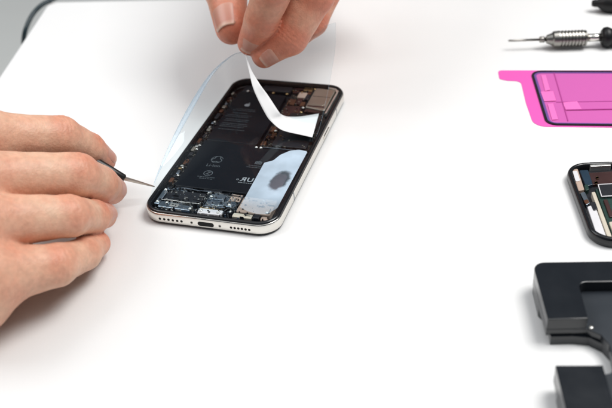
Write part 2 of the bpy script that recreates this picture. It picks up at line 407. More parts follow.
rc = []                                                # recycling triangle over Li-ion
for k in range(3):
    a = math.radians(90+120*k); cx, cy = 21+1.5*math.cos(a), 54+1.5*math.sin(a)
    rc += arcband(cx, cy, 1.55, .45, math.degrees(a)-115, math.degrees(a)+115, 10)
rc += arcband(21, 54, 3.2, .3, 20, 340, 20)
flat('recycling_mark', rc, print_mat, bato)
txt('Li-ion', 21, 48.0, 3.4, print_mat, 'battery_print', bato)
rc = arcband(21, 40.6, 2.3, .4, 0, 360, 24)+[[(19.6, 39.6), (20.1, 39.4), (22.4, 41.6), (21.9, 41.8)], [(20.4, 41.4), (22.4, 41.5), (22.3, 42), (20.5, 41.9)], [(19.6, 39.5), (22, 39.3), (22, 39.8), (19.7, 40)]]
flat('recycling_mark', rc, print_mat, bato)
flat('battery_print', words(16.5, 26, 36.6, .7)+words(18, 25, 35.2, .7), print_mat, bato)
txt('R', 41.4, 38.4, 5.0, print_light, 'approval_mark', bato, mirror=True, bold=.12)
txt('U', 45.0, 38.4, 5.0, print_light, 'approval_mark', bato, bold=.12)
flat('approval_mark', arcband(38.3, 38.0, .55, .2, 0, 360, 10)+[[(47.6, 36.9), (48.6, 36.9), (48.6, 37.3), (47.6, 37.3)]]+words(39.5, 48, 35.2, .6), print_light, bato)
flat('battery_print', [[(42.2+.8*i, 53.4), (42.7+.8*i, 53.4), (42.7+.8*i, 56.8-.3*abs(2-i)), (42.2+.8*i, 56.8-.3*abs(2-i))] for i in range(5)]+words(39.6, 50, 51.6, .7)+words(38.8, 49.5, 50, .7), print_mat, bato)
MB().prism(rr(56, 27.5, 63, 47, 2.5, 5), 5.3, 5.45, .05).build('sheen_gap_pad', gap_purple, bato)  # added pad, colours the dark gap in the painted sheen
MB().tube([(8, 71.4, 5.35), (36.5, 71.4, 5.35)], .16, 6).build('cell_seam', flex_black, bato)
# black pull tabs under the battery edge
MB().box(24, 25.2, 4.2, 34, 27.4, 4.9, .2).build('adhesive_tab', flex_black, phone)
MB().box(9, 24.8, 4.2, 18, 27.2, 4.9, .2).build('adhesive_tab', flex_black, phone)

# bits: (name, u0, v0, u1, v1, z0, z1, material)
def bit(name, u0, v0, u1, v1, z0, z1, m, b=.3, r=.5):
    return MB().prism(rr(u0, v0, u1, v1, min(r, abs(u1-u0)*.35, abs(v1-v0)*.35), 4), z0, z1, b).build(name, m, phone)
def quad(name, P, z0, z1, m, b=.3, parent=phone):
    return MB().prism(P, z0, z1, b).build(name, m, parent)
def screw(u, v, z, r=.95, m=shield_bright):
    b = MB().lathe([(0, r), (.35, r), (.5, r*.8), (.5, r*.35), (.3, r*.25)], (u, v, z), (0, 0, 1), 16); return b.build('screw', m, phone, True)
# bottom row
bit('haptic_motor', 7.0, 13.6, 27.2, 22.6, 2.4, 5.6, flex_black, .6, 1)
bit('motor_bracket', 3.6, 9.6, 6.4, 23.6, 2.4, 5.4, shield, .4)
bit('motor_flange', 5.2, 22.9, 16, 24.3, 2.4, 4.8, shield_dull, .3)
quad('speaker_rail', rpoly([(6.6, 7.2), (24.2, 6.6), (24.6, 10.4), (19, 10.8), (18, 11.8), (6.8, 12.0)], .6, 3), 2.4, 5.7, shield, .4)
bit('rail_cover', 12.6, 8.4, 17.2, 10.8, 5.7, 6.0, shield_bright, .1)
bit('port_bracket', 28.4, 5.6, 41.0, 9.6, 2.4, 6.0, white_plastic, .4)
bit('port_flex', 28.2, 10.4, 40.2, 12.0, 2.4, 5.3, gold, .2)
for k in range(5): bit('contact_pad', 29+2.1*k, 10.6, 30.3+2.1*k, 11.8, 5.3, 5.65, shield_bright if k % 2 else flex_black, .1)
quad('charging_board', rpoly([(29.4, 12.8), (45.2, 12.8), (45.2, 18), (40, 18), (40, 21.8), (29.4, 21.8)], .5, 3), 2.4, 5.2, shield_dull, .3)
bit('connector_cover', 31.4, 18.0, 38.6, 23.6, 5.2, 5.9, shield, .3)
bit('connector_cover', 33.0, 13.4, 43.6, 16.6, 5.2, 5.7, shield, .3)
bit('beige_label', 40.4, 18.6, 46.2, 24.4, 2.4, 5.6, beige, .2)
bit('speaker_module', 46.9, 10.6, 64.5, 23.8, 2.4, 5.5, beige, .4, 1.2)
MB().tube(catmull([(46.4, 24.2, 5.6), (46.5, 17, 5.7), (45.2, 13, 5.9), (42.6, 11.2, 6.0), (41.6, 9.6, 5.8)], 8), .32, 8).build('antenna_wire', flex_black, phone, True)
bit('speaker_grille', 46.4, 6.4, 56.4, 9.6, 2.4, 5.5, cream, .3)
bit('barometer', 56.7, 6.8, 60.2, 10.2, 2.4, 5.9, flex_black, .4)
bit('barometer_seal', 60.6, 6.6, 64.2, 9.8, 2.4, 5.3, beige, .6, 1.4)
bit('bottom_flex', 5, 4.0, 27, 6.2, 2.4, 4.2, flex_blue, .2)
bit('bottom_flex', 41.8, 4.2, 62, 5.9, 2.4, 4.2, flex_blue, .2)
for u, v, z in ((5, 11.2, 5.4), (5, 21.8, 5.4), (24.0, 8.0, 5.7), (10.5, 10.6, 5.7), (27.6, 24.4, 4.4), (42.2, 14.8, 5.7), (30.4, 20.6, 5.2), (39.2, 7.4, 6.0), (30, 7.2, 6.0), (58, 21.6, 5.5), (62.6, 12.4, 5.5), (44.2, 10.8, 4.6), (26.2, 17.5, 5.0)):
    screw(u, v, z, .85)
# left edge: flex with contacts and springs
bit('side_flex', 3.2, 26, 6.4, 128, 2.4, 4.0, flex_black, .2)
for v0, ln, m in ((28.5, 4, copper), (34, 2.2, flex_black), (37.4, 3.4, shield), (41.6, 1.6, gold), (44.6, 1.4, shield_bright), (47, 5, copper), (55.5, 3, flex_black), (59.5, 4.2, camera_metal), (64.8, 1.8, shield_bright), (68, 5, copper), (75, 4, flex_black), (82, 3.2, camera_metal), (86.4, 1.6, shield_bright), (89.5, 2.2, shield), (95, 6, flex_black), (103, 3, copper), (108, 3, camera_metal), (112.4, 2, shield_dull), (117, 5, copper), (124, 3, camera_metal)):
    w = random.uniform(1.4, 2.6); u0 = random.uniform(3.0, 3.9)
    bit('side_contact', u0, v0, u0+w, v0+ln, 4.0, random.uniform(4.8, 6.0), m, .25)
for v in (36.4, 43.6, 62.8, 67, 84.8, 92.4, 110.6): screw(random.uniform(4.6, 6.0), v, 4.6, .75)
# logic board on the right
quad('logic_board', rpoly([(38.6, 71.0), (66.5, 71.0), (66.5, 113), (51, 113), (51, 138), (38.6, 138)], 1, 3), 2.4, 3.6, board, .2)
bit('board_shield', 45, 73.5, 64.8, 92, 3.6, 5.2, flex_black, .4, 1)
bit('board_shield', 45.5, 94, 64.5, 110, 3.6, 5.1, board, .4, 1)
bit('board_shield', 40.2, 106, 50.2, 118, 3.6, 5.0, maroon, .3, .8)
MB().box(41.4, 70.2, 4.6, 60.5, 70.75, 5.5, .1).build('board_edge_strip', shield_dull, phone)
for u0, v0, u1, v1, m in ((38.9, 73, 41.6, 77.5, copper), (39.2, 80, 41.4, 84, maroon), (41.8, 82, 44, 86.5, copper), (39, 87.5, 42.2, 93, copper), (42.6, 90, 44.4, 95, maroon), (39.5, 96.5, 44, 101.5, copper), (57.5, 77.5, 64.5, 80.6, camera_metal), (39.4, 120, 44, 126.4, copper), (44.6, 121, 47.6, 130, maroon), (48.0, 118, 50.6, 123, copper), (43.6, 128, 48.6, 134.4, beige), (48.8, 126, 50.8, 132, flex_black), (45, 137.2, 50.4, 141.2, gold), (39, 134, 43, 137.4, maroon), (48.4, 132.8, 50.6, 136.8, copper)):
    bit('board_component', u0, v0, u1, v1, 3.6, random.uniform(4.6, 5.6), m, .25)
bit('receiver_module', 20, 133.2, 38, 139.6, 2.4, 5.2, flex_black, .5, 1)
bit('sensor_strip', 38.6, 138.4, 50.6, 139.9, 2.4, 4.6, maroon, .2)
bit('top_flex', 8, 131, 19, 139, 2.4, 4.4, flex_black, .3)
quad('camera_bracket', rpoly([(52.2, 116.2), (64.6, 113.6), (64.6, 138.8), (52.2, 139.6)], 1.2, 4), 2.4, 6.1, camera_metal, .5)
bit('camera_lens', 54, 119, 62.8, 126.4, 6.1, 6.3, camera_metal, .1, 2)
bit('camera_flex', 52.4, 112.6, 62, 115.6, 2.4, 5.0, maroon, .2)
quad('edge_highlight', rpoly([(65.6, 110), (66.6, 110), (67.2, 137), (64.6, 139.9), (60, 140.6), (60, 139.6), (64.2, 138.6), (66, 135)], .2, 2), 4.6, 6.7, shield_bright, .2)  # bright strip standing in for the highlight on the inner frame edge
for u, v, z in ((37.9, 69.9, 5.0), (40.6, 69.6, 5.2), (43.0, 88.6, 5.0), (43.6, 103, 4.6), (50.9, 116.4, 5.0), (51.2, 111.4, 4.8), (65.6, 112, 4.8), (52.0, 138.9, 5.2), (62.8, 93, 5.0), (28, 131.5, 4.6), (36.6, 131.2, 4.8), (12, 131.2, 4.6)):
    screw(u, v, z, .85, gold if random.random() < .3 else shield_bright)
sm = MB()                                              # surface-mount dots on the board
for k in range(150):
    u, v = random.uniform(39, 66), random.uniform(72, 137)
    if u > 51.5 and v > 112: continue
    w, l = random.uniform(.3, 1.0), random.uniform(.3, 1.0); sm.box(u, v, 3.6, u+w, v+l, random.uniform(4.1, 5.5))
sm.build('board_dots', camera_metal, phone)
sm = MB()
for k in range(90):
    u, v = random.uniform(5, 64), random.uniform(4.5, 24.5)
    w, l = random.uniform(.3, 1.1), random.uniform(.3, .8); sm.box(u, v, 2.4, u+w, v+l, random.uniform(4.2, 5.9))
sm.build('board_dots', shield, phone)

for nm_, m_, cnt, seed, reg, zz in (('solder_bits', shield_bright, 150, 3, (5, 4.6, 46, 24), (5.2, 6.3)), ('solder_bits', flex_black, 170, 4, (5, 4.6, 64, 24.6), (5.3, 6.4)), ('solder_bits', shield, 90, 5, (28, 5, 46, 24), (5.2, 6.4)), ('solder_bits', flex_black, 120, 8, (39, 70, 66, 138), (4.2, 5.8)), ('solder_bits', gold, 46, 9, (38.8, 72, 51, 138), (4.2, 5.7)), ('solder_bits', camera_metal, 60, 10, (3.2, 26, 6.6, 128), (4.0, 5.6)), ('solder_bits', flex_black, 80, 11, (3.2, 26, 6.9, 128), (4.2, 6.0))):
    rs = random.Random(seed); b = MB()
    for k in range(cnt):
        u, v = rs.uniform(reg[0], reg[2]), rs.uniform(reg[1], reg[3]); w_, l_ = (rs.uniform(.25, .9), rs.uniform(.25, .9)) if rs.random() < .75 else ((rs.uniform(1.2, 3.6), .3) if rs.random() < .5 else (.3, rs.uniform(1.2, 3)))
        b.box(u, v, zz[0]-1.8, u+w_, v+l_, rs.uniform(*zz))
    b.build(nm_, m_, phone)
for k, (P, m_) in enumerate((([(8, 23.6, 5.2), (14, 24.8, 5.6), (22, 23.8, 5.8), (29, 24.6, 5.4)], shield_dull), ([(45, 23, 5.8), (38, 22.6, 6.1), (31, 24.2, 5.8), (28, 20, 5.8), (28.2, 14, 5.6)], flex_black), ([(6, 13, 5.6), (12, 13.1, 5.8), (20, 12.6, 5.9), (27, 13, 5.6)], shield_bright), ([(52.5, 115.6, 5), (51.6, 122, 5.2), (51.4, 131, 5.3), (51.8, 139, 5)], flex_black), ([(40.3, 71.6, 5.2), (39.6, 84, 5.4), (40.4, 96, 5.2), (39.5, 106, 5.3)], flex_black))):
    MB().tube(catmull(P, 6), .22, 6).build('wire', m_, phone, True)
MB().box(53.2, 129.2, 6.1, 63.8, 129.5, 6.18).build('bracket_seam', flex_black, phone)
MB().box(53.2, 116.8, 6.1, 63.6, 118.2, 6.2, .05).build('bracket_tape', maroon, phone)

# ------------------------------------------------------------------ peeled film
film = empty('protective_film', PH_O, PH_A)
tag(film, 'clear bluish protective film peeled up from the phone by the pinching fingers', 'film')
def resample(P, n):
    P = np.array(P); d = np.r_[0, np.cumsum(np.linalg.norm(np.diff(P, axis=0), axis=1))]
    t = np.linspace(0, d[-1], n); return np.c_[[np.interp(t, d, P[:, k]) for k in range(3)]].T
LB = resample(catmull([(2.2, 4.5, 7.95), (1.2, 12, 8.3), (-.2, 19, 9.4), (-1.0, 34, 14.0), (-.8, 56, 21.0), (.5, 80, 27.4), (3.6, 101, 32.4), (11.5, 112, 37.5), (20.5, 110, 42.0)], 10), 61)
RB = resample(catmull([(68.4, 5.0, 7.95), (68.4, 30, 7.95), (68.4, 60, 7.95), (68.4, 82, 8.05), (68.0, 94, 10.0), (67.4, 108, 16), (66.6, 124, 24.5), (65.8, 138, 34.5), (64.5, 146, 46)], 10), 61)
NS = 48; V = []
for i in range(61):
    for j in range(NS+1):
        s = j/NS
        p = LB[i]*(1-s)+RB[i]*s
        k = i/60; pw = 5.5*(1-k)**.8+1.0
        zl, zr = LB[i][2]-7.95, RB[i][2]-7.95
        z = 7.95+zl*(1-s)**pw+zr*s**max(1.0, pw*.3)
        V.append((p[0], p[1], z))
F = [(i*(NS+1)+j, i*(NS+1)+j+1, (i+1)*(NS+1)+j+1, (i+1)*(NS+1)+j) for i in range(60) for j in range(NS)]
V_TOP = V[60*(NS+1):]
mesh('clear_sheet', V, F, clear_film, film, True)
lip = LB[8:]; nl = len(lip); V = []
for i, p in enumerate(lip):
    k = i/(nl-1); wd = .5+3.2*math.sin(math.pi*min(1, k*1.05))**1.3
    for q in range(5):
        a_ = q/4; V.append(p+np.array([-.15*wd*a_, 0, 0])+np.array([.8*wd*a_, .15*wd*a_, -.55*wd*a_*(1-.4*a_)]))
V += [v+np.array([0, 0, -.12]) for v in V]; t_ = 5*nl
F = [(i*5+j, i*5+j+1, i*5+j+6, i*5+j+5) for i in range(nl-1) for j in range(4)]
F += [tuple(t_+q for q in g[::-1]) for g in F]
for i in range(nl-1): F += [(i*5, (i+1)*5, t_+(i+1)*5, t_+i*5), (i*5+4, t_+i*5+4, t_+i*5+9, i*5+9)]
mesh('film_edge', V, F, film_edge, film, True)
for P_ in ([tuple(p+np.array([0, 0, .04])) for p in RB[30:]], V_TOP):
    MB().tube(P_, .06, 6).build('film_rim', film_edge, film, True)
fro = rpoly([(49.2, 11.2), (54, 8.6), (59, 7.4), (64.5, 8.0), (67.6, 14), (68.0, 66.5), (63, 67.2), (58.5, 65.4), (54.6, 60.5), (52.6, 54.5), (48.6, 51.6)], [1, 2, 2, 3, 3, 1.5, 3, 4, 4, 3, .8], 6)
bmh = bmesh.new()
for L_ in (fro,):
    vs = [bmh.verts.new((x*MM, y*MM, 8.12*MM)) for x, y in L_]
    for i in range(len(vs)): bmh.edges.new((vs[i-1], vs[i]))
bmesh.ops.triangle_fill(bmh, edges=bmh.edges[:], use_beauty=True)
me = bpy.data.meshes.new('sheen_patch'); bmh.to_mesh(me); bmh.free(); me.materials.append(sheen)  # pale sheet standing in for a reflection on the clear film
fo = bpy.data.objects.new('sheen_patch', me); COL.objects.link(fo); fo.parent = film
# painted glare of the bent film: white strip from the pinch across the phone
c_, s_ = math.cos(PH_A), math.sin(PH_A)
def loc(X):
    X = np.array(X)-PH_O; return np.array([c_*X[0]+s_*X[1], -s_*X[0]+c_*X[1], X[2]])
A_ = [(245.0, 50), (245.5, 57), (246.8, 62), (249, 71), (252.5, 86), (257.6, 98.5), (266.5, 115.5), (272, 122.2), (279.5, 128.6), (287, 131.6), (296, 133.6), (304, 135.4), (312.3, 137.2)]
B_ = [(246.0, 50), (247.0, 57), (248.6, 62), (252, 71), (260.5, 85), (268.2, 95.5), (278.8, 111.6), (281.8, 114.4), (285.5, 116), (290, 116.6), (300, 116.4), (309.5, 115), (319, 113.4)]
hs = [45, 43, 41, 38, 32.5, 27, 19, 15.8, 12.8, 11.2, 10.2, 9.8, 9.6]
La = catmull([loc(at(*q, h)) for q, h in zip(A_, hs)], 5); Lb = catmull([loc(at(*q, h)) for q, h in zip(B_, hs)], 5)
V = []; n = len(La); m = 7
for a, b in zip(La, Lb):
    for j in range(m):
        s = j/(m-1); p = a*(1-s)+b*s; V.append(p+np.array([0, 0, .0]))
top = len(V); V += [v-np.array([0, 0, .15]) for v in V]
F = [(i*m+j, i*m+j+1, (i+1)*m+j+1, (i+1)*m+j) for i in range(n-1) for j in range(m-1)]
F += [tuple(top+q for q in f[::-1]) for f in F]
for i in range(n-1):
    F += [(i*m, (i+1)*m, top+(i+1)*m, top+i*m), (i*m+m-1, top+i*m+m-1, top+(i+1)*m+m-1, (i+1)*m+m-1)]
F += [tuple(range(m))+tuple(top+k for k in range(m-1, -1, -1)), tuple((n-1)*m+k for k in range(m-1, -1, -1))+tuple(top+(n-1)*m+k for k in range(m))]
mesh('glare_strip', V, F, glare_mat, film, True)

# ------------------------------------------------------------------ hands
def seg(P, a, b, ra, rb):
    a = np.asarray(a, np.float32); b = np.asarray(b, np.float32); ab = b-a; L2 = float(ab@ab)
    t = np.clip(((P-a)@ab)/L2, 0, 1)
    d = np.sqrt((((P-a)-t[..., None]*ab)**2).sum(-1))
    return d-(ra+(rb-ra)*t)
def smin(a, b, k):
    h = np.clip(k-np.abs(a-b), 0, None)/k
    return np.minimum(a, b)-h*h*k*.25
class Hand:
    def __init__(s, fingers, palm, kp=9, kf=1.0):
        s.fingers = fingers; s.palm = palm; s.kp = kp; s.kf = kf
    def finger(s, P, f):
        d = None
        for i in range(len(f['p'])-1):
            e = seg(P, f['p'][i], f['p'][i+1], f['r'][i], f['r'][i+1])
            d = e if d is None else smin(d, e, 2.5)
        return d
    def build(s, name, h=.7, floor=None):
        pts = np.array([p for f in s.fingers for p in f['p']]+[q for a, b, *_ in s.palm for q in (a, b)])
        rad = max([max(f['r']) for f in s.fingers]+[max(x[2:]) for x in s.palm])
        lo = pts.min(0)-rad-4; hi = pts.max(0)+rad+4
        ax = [np.arange(lo[k], hi[k], h, dtype=np.float32) for k in range(3)]
        shp = tuple(len(a) for a in ax); BIG = np.float32(15)
        def put(G, a, b, ra, rb, k):
            """smooth-union a tapered capsule into G inside its own box"""
            m = max(ra, rb)+k+2; l = np.minimum(a, b)-m; u = np.maximum(a, b)+m
            sl = tuple(slice(max(0, int((l[i]-lo[i])/h)), min(shp[i], int((u[i]-lo[i])/h)+2)) for i in range(3))
            x, y, z = (ax[i][sl[i]] for i in range(3)); x = x[:, None, None]; y = y[None, :, None]; z = z[None, None, :]
            ab = (np.asarray(b, float)-a).astype(np.float32); L2 = np.float32(ab@ab); a = np.asarray(a, np.float32)
            px, py, pz = x-a[0], y-a[1], z-a[2]
            t = np.clip((px*ab[0]+py*ab[1]+pz*ab[2])/L2, 0, 1)
            d = np.sqrt((px-t*ab[0])**2+(py-t*ab[1])**2+(pz-t*ab[2])**2)-(np.float32(ra)+np.float32(rb-ra)*t)
            G[sl] = smin(G[sl], d, np.float32(k)); return sl
        DP = np.full(shp, BIG, np.float32)
        for a, b, ra, rb in s.palm: put(DP, a, b, ra, rb, s.kp*1.3)
        G = DP.copy()
        for f in s.fingers:
            D = np.full(shp, BIG, np.float32); bx = []
            for i in range(len(f['p'])-1): bx.append(put(D, f['p'][i], f['p'][i+1], f['r'][i], f['r'][i+1], 2.5))
            sl = tuple(slice(max(0, min(q[k].start for q in bx)-14), max(q[k].stop for q in bx)+14) for k in range(3))
            G[sl] = smin(G[sl], smin(DP[sl], D[sl], np.float32(f.get('k', s.kp))), np.float32(s.kf))
        if floor is not None: G = -smin(-G, (ax[2]-np.float32(floor))[None, None, :]+np.zeros_like(G), np.float32(.8))
        V, F = surface_nets(G, lo, h)
        return smooth_mesh(V, F, 3), F
def surface_nets(G, lo, h):
    nx, ny, nz = G.shape; ins = G < 0
    c = [(i, j, k) for i in (0, 1) for j in (0, 1) for k in (0, 1)]
    cnt = sum(ins[i:nx-1+i, j:ny-1+j, k:nz-1+k].astype(np.int8) for i, j, k in c)
    act = (cnt > 0) & (cnt < 8); idx = -np.ones(act.shape, np.int64); I = np.argwhere(act); idx[act] = np.arange(len(I))
    val = {q: G[I[:, 0]+q[0], I[:, 1]+q[1], I[:, 2]+q[2]] for q in c}
    S = np.zeros((len(I), 3)); N = np.zeros(len(I))
    for q in c:
        for k in range(3):
            if q[k]: continue
            q2 = tuple(q[m]+(m == k) for m in range(3)); a, b = val[q], val[q2]; cr = (a < 0) != (b < 0)
            t = np.where(cr, a/np.where(a == b, 1, a-b), 0)
            p = np.array(q, float)[None]+np.zeros((len(I), 3)); p[:, k] = t
            S += p*cr[:, None]; N += cr
    V = lo+h*(I+S/N[:, None]); F = []
    for k in range(3):
        sl0 = [slice(1, -1)]*3; sl0[k] = slice(0, -1); a = ins[tuple(sl0)]
        sl1 = [slice(1, -1)]*3; sl1[k] = slice(1, None); b = ins[tuple(sl1)]
        E = np.argwhere(a != b); base = E+1; base[:, k] -= 1
        flip = a[tuple(E.T)]
        u, w = (k+1) % 3, (k+2) % 3
        def cell(du, dw):
            q = base.copy(); q[:, u] -= du; q[:, w] -= dw; return idx[tuple(q.T)]
        Q = np.stack([cell(0, 0), cell(1, 0), cell(1, 1), cell(0, 1)], 1)
        Q[~flip] = Q[~flip][:, ::-1]; F.append(Q)
    return V, np.concatenate(F)
def edges_of(F): return np.concatenate([F[:, [i, (i+1) % 4]] for i in range(4)])
def smooth_mesh(V, F, it):
    E = edges_of(F); n = len(V)
    for _ in range(it):
        S = np.zeros_like(V); C = np.bincount(E[:, 0], minlength=n).astype(float)
        for k in range(3): S[:, k] = np.bincount(E[:, 0], weights=V[E[:, 1], k], minlength=n)
        V = V*.5+.5*S/np.maximum(C, 1)[:, None]
    return V
def vnormals(V, F):
    n = np.cross(V[F[:, 2]]-V[F[:, 0]], V[F[:, 3]]-V[F[:, 1]]); N = np.zeros_like(V)
    for i in range(4):
        for k in range(3): N[:, k] += np.bincount(F[:, i], weights=n[:, k], minlength=len(V))
    return N/np.maximum(np.linalg.norm(N, axis=1), 1e-9)[:, None]
def unit(v): v = np.asarray(v, float); return v/np.linalg.norm(v)
def make_hand(name, hand, label, h=.7, floor=None, extra=(), base=.15):
    V, F = hand.build(name, h, floor); N = vnormals(V, F)
    flush_shade = np.full(len(V), base); disp = np.zeros(len(V))
    for f in hand.fingers:
        P = [np.asarray(p, float) for p in f['p']]; n = len(P)
        for ji in f.get('joints', ()):
            p = P[ji]; ax = unit(P[ji+1]-P[ji-1]); rad = f['r'][ji]
            D = V-p; s = D@ax; dist = np.linalg.norm(D, axis=1)
            dor = np.clip((N@unit(f['dorsal'][ji] if isinstance(f['dorsal'], dict) else f['dorsal'])-.05)/.7, 0, 1)
            near = np.exp(-(np.clip(dist-rad*.9, 0, None)/3.0)**2)
            flush_shade += .62*near*dor
            wob = .5*np.sin(V[:, 0]*1.1+V[:, 1]*.8+ji)+.35*np.sin(V[:, 2]*1.7+V[:, 1]*1.3)
            cr = sum(w*np.exp(-((s-sk-wob*.5)/.75)**2) for sk, w in ((-4.4, .5), (-2.4, .9), (-.4, 1.0), (1.7, .9), (3.6, .5)))
            disp -= .5*cr*near*dor*f.get('crease', 1)
            pal = np.clip((-N@unit(f['dorsal'])-.1)/.7, 0, 1)
            disp -= .45*np.exp(-((s)/.7)**2)*near*pal
        t = P[-1]; flush_shade += .75*np.exp(-(np.linalg.norm(V-t, axis=1)/(f['r'][-1]*1.5))**2)
    for c, r, a in extra:
        flush_shade += a*np.exp(-(np.linalg.norm(V-np.asarray(c), axis=1)/r)**2)
    low = np.sin(V[:, 0]*.31+V[:, 1]*.17)*np.sin(V[:, 1]*.27-V[:, 2]*.23)*.18
    V2 = smooth_mesh(V+N*(disp+low)[:, None], F, 1)
    me = bpy.data.meshes.new(name); me.from_pydata((V2*MM).tolist(), [], F.tolist())
    me.polygons.foreach_set('use_smooth', [True]*len(me.polygons))
    a = me.attributes.new('flush_shade', 'FLOAT', 'POINT'); a.data.foreach_set('value', np.clip(flush_shade, 0, 1.2).astype(np.float32))
    me.materials.append(skin); me.update()
    o = bpy.data.objects.new(name, me); COL.objects.link(o); tag(o, label, 'hand')
    for f in hand.fingers:
        if 'nail' in f: make_nail(hand, f, o)
    return o
def make_nail(hand, f, parent):
    P = [np.asarray(p, float) for p in f['p']]; ax = unit(P[-1]-P[-2]); tip = P[-1]; rt = f['r'][-1]
    nd = np.asarray(f['nail'], float); nd = unit(nd-ax*(nd@ax)); sd = np.cross(ax, nd)
    back, fwd = f.get('nail_len', (7.5, rt*.42)); na, nb = 18, 14; half = math.radians(f.get('nail_half', 52))
    R = np.zeros((na+1, nb+1)); top = []
    for i in range(na+1):
        for j in range(nb+1):
            s = i/na; a = -back+(back+fwd)*s
            fe = 1-.22*max(0, (s-.78)/.22)**2-.16*max(0, (.15-s)/.15)**2
            ph_ = (2*j/nb-1)*half*fe
            d = math.cos(ph_)*nd+math.sin(ph_)*sd; o = tip+ax*min(a, 0.0)
            r = np.linspace(14, 2, 121); g = hand.finger((o+r[:, None]*d)[:, :].astype(np.float32), f)
            k = np.argmax(g < 0); R[i, j] = r[k]
    V = []
    for lay in (0, 1):
        for i in range(na+1):
            for j in range(nb+1):
                s = i/na; a = -back+(back+fwd)*s
                fe = 1-.22*max(0, (s-.78)/.22)**2-.16*max(0, (.15-s)/.15)**2
                ph_ = (2*j/nb-1)*half*fe
                d = math.cos(ph_)*nd+math.sin(ph_)*sd
                e = abs(2*j/nb-1)
                lift = .26*min(1, s/.12)*(1-e**4*1.6)-.14
                rr_ = R[i, j]*(.5)+R[max(0, i-3), j]*.5
                q = tip+ax*a+d*(rr_+lift-(.55 if lay else 0)-.035*max(0, a)**1.6)
                V.append(q)
    m = nb+1; n1 = (na+1)*m
    F = [(i*m+j, i*m+j+1, (i+1)*m+j+1, (i+1)*m+j) for i in range(na) for j in range(nb)]
    F += [tuple(n1+q for q in g[::-1]) for g in F]
    for i in range(na): F += [(i*m, (i+1)*m, n1+(i+1)*m, n1+i*m), (i*m+nb, n1+i*m+nb, n1+(i+1)*m+nb, (i+1)*m+nb)]
    for j in range(nb): F += [(j, n1+j, n1+j+1, j+1), (na*m+j, na*m+j+1, n1+na*m+j+1, n1+na*m+j)]
    o = mesh('fingernail', V, F, nail, parent, True)
    a = o.data.attributes.new('along', 'FLOAT', 'POINT')
    a.data.foreach_set('value', [(q % n1)//m/na for q in range(len(V))])

# right hand (enters from the left, holds the pry tool)
up = np.array([0, 0, 1.0])
fi = dict(p=[at(-24, 139, 54), at(60, 136.5, 42), at(88, 148.5, 28), at(102.5, 160, 17)], r=[13, 9.9, 8.2, 6.9], joints=(1, 2), dorsal=(.35, .25, .9), nail=(.8, .25, .45))
fm = dict(p=[at(-34, 180, 54), at(76, 175, 39), at(100, 184, 25), at(111, 190, 14)], r=[13, 10.2, 8.8, 7.4], k=7, joints=(1, 2), dorsal=(.4, -.1, .9), nail=(.85, -.05, .4))
fr = dict(p=[at(-30, 224, 46), at(69, 216, 33), at(93, 216.5, 21), at(104, 215.5, 13)], r=[13, 9.2, 7.7, 6.2], k=6, joints=(1, 2), dorsal=(.4, -.2, .9), nail=(.85, .1, .4))
fl_ = dict(p=[at(-22, 279, 31), at(55, 265.5, 22), at(84, 254, 14), at(98.5, 243.5, 8.5)], r=[14, 9.3, 7.4, 5.7], k=6.5, joints=(1, 2), dorsal=(.3, -.5, .8))
ft = dict(p=[at(-70, 205, 26), at(-5, 185, 20), at(60, 175, 16), at(92, 170, 12)], r=[15, 11, 9, 7], k=6, dorsal=(0, .3, 1))
wr = at(-165, 232, 40)
palmA = [(wr+np.array([0, 12, 3]), fi['p'][0], 19, 13.5), (wr+np.array([0, 5, 2]), fm['p'][0], 19, 13.5), (wr-np.array([0, 4, 0]), fr['p'][0], 19, 13.5),
         (wr-np.array([0, 14, 6]), fl_['p'][0], 18, 15), (wr-np.array([0, 12, 12]), at(-34, 300, 21), 18, 17), (wr-np.array([0, 0, 8]), ft['p'][0], 17, 15),
         (wr+np.array([0, 8, 0]), wr+np.array([-150, 30, 6]), 20, 29), (wr-np.array([0, 12, 0]), wr+np.array([-150, 6, 6]), 20, 29)]
handA = Hand([fi, fm, fr, fl_, ft], palmA, 9, .9)
make_hand('hand', handA, 'bare right hand resting on the table at left, guiding the thin pry tool', .7, .3,
          [(fi['p'][0], 18, .35), (fm['p'][0], 18, .4), (fr['p'][0], 18, .4), (fl_['p'][0], 22, .45)])

# left hand (comes in from the top, pinches the film)
toc = unit(CAM-np.array([-20, 90, 50]))
bt = dict(p=[np.array([-10., 198., 110.]), np.array([-40., 166., 85.]), at(225, -14, 63), at(231.5, 28, 49)], r=[15, 13, 13.0, 9.4], joints=(2,), dorsal=toc+np.array([-.2, 0, 0]), nail=toc+np.array([-.42, 0, .12]), nail_len=(11, 4.6), nail_half=50, k=8)
bi = dict(p=[at(304, -100, 106), at(277, -20, 86), at(261.5, 20, 63), at(249.5, 43.5, 48)], r=[12.5, 10.8, 9.3, 6.7], joints=(1, 2), dorsal=toc+np.array([.3, 0, .2]), nail=toc+np.array([-.15, 0, -.35]), nail_len=(7, 1.8), nail_half=46)
bm_ = dict(p=[at(338, -96, 98), at(315, -6, 72), at(290.5, 37, 51), at(264, 55, 42)], r=[12.5, 10.8, 9.6, 7.1], joints=(1, 2), dorsal=toc+np.array([.4, 0, -.1]), nail=toc+np.array([.1, 0, -.55]), nail_len=(7, 2.0), nail_half=46)
br = dict(p=[at(370, -86, 86), at(325, -8, 60), at(314, 22, 46), at(294, 40, 38)], r=[12, 9, 7.8, 6.4], joints=(1, 2), dorsal=toc+np.array([.5, 0, -.1]))
bl = dict(p=[at(382, -68, 74), at(330, -16, 54), at(318, 4, 42), at(302, 18, 34)], r=[11, 8, 7, 5.8], joints=(1,), dorsal=toc+np.array([.6, 0, 0]))
wb = np.array([14., 236., 130.])
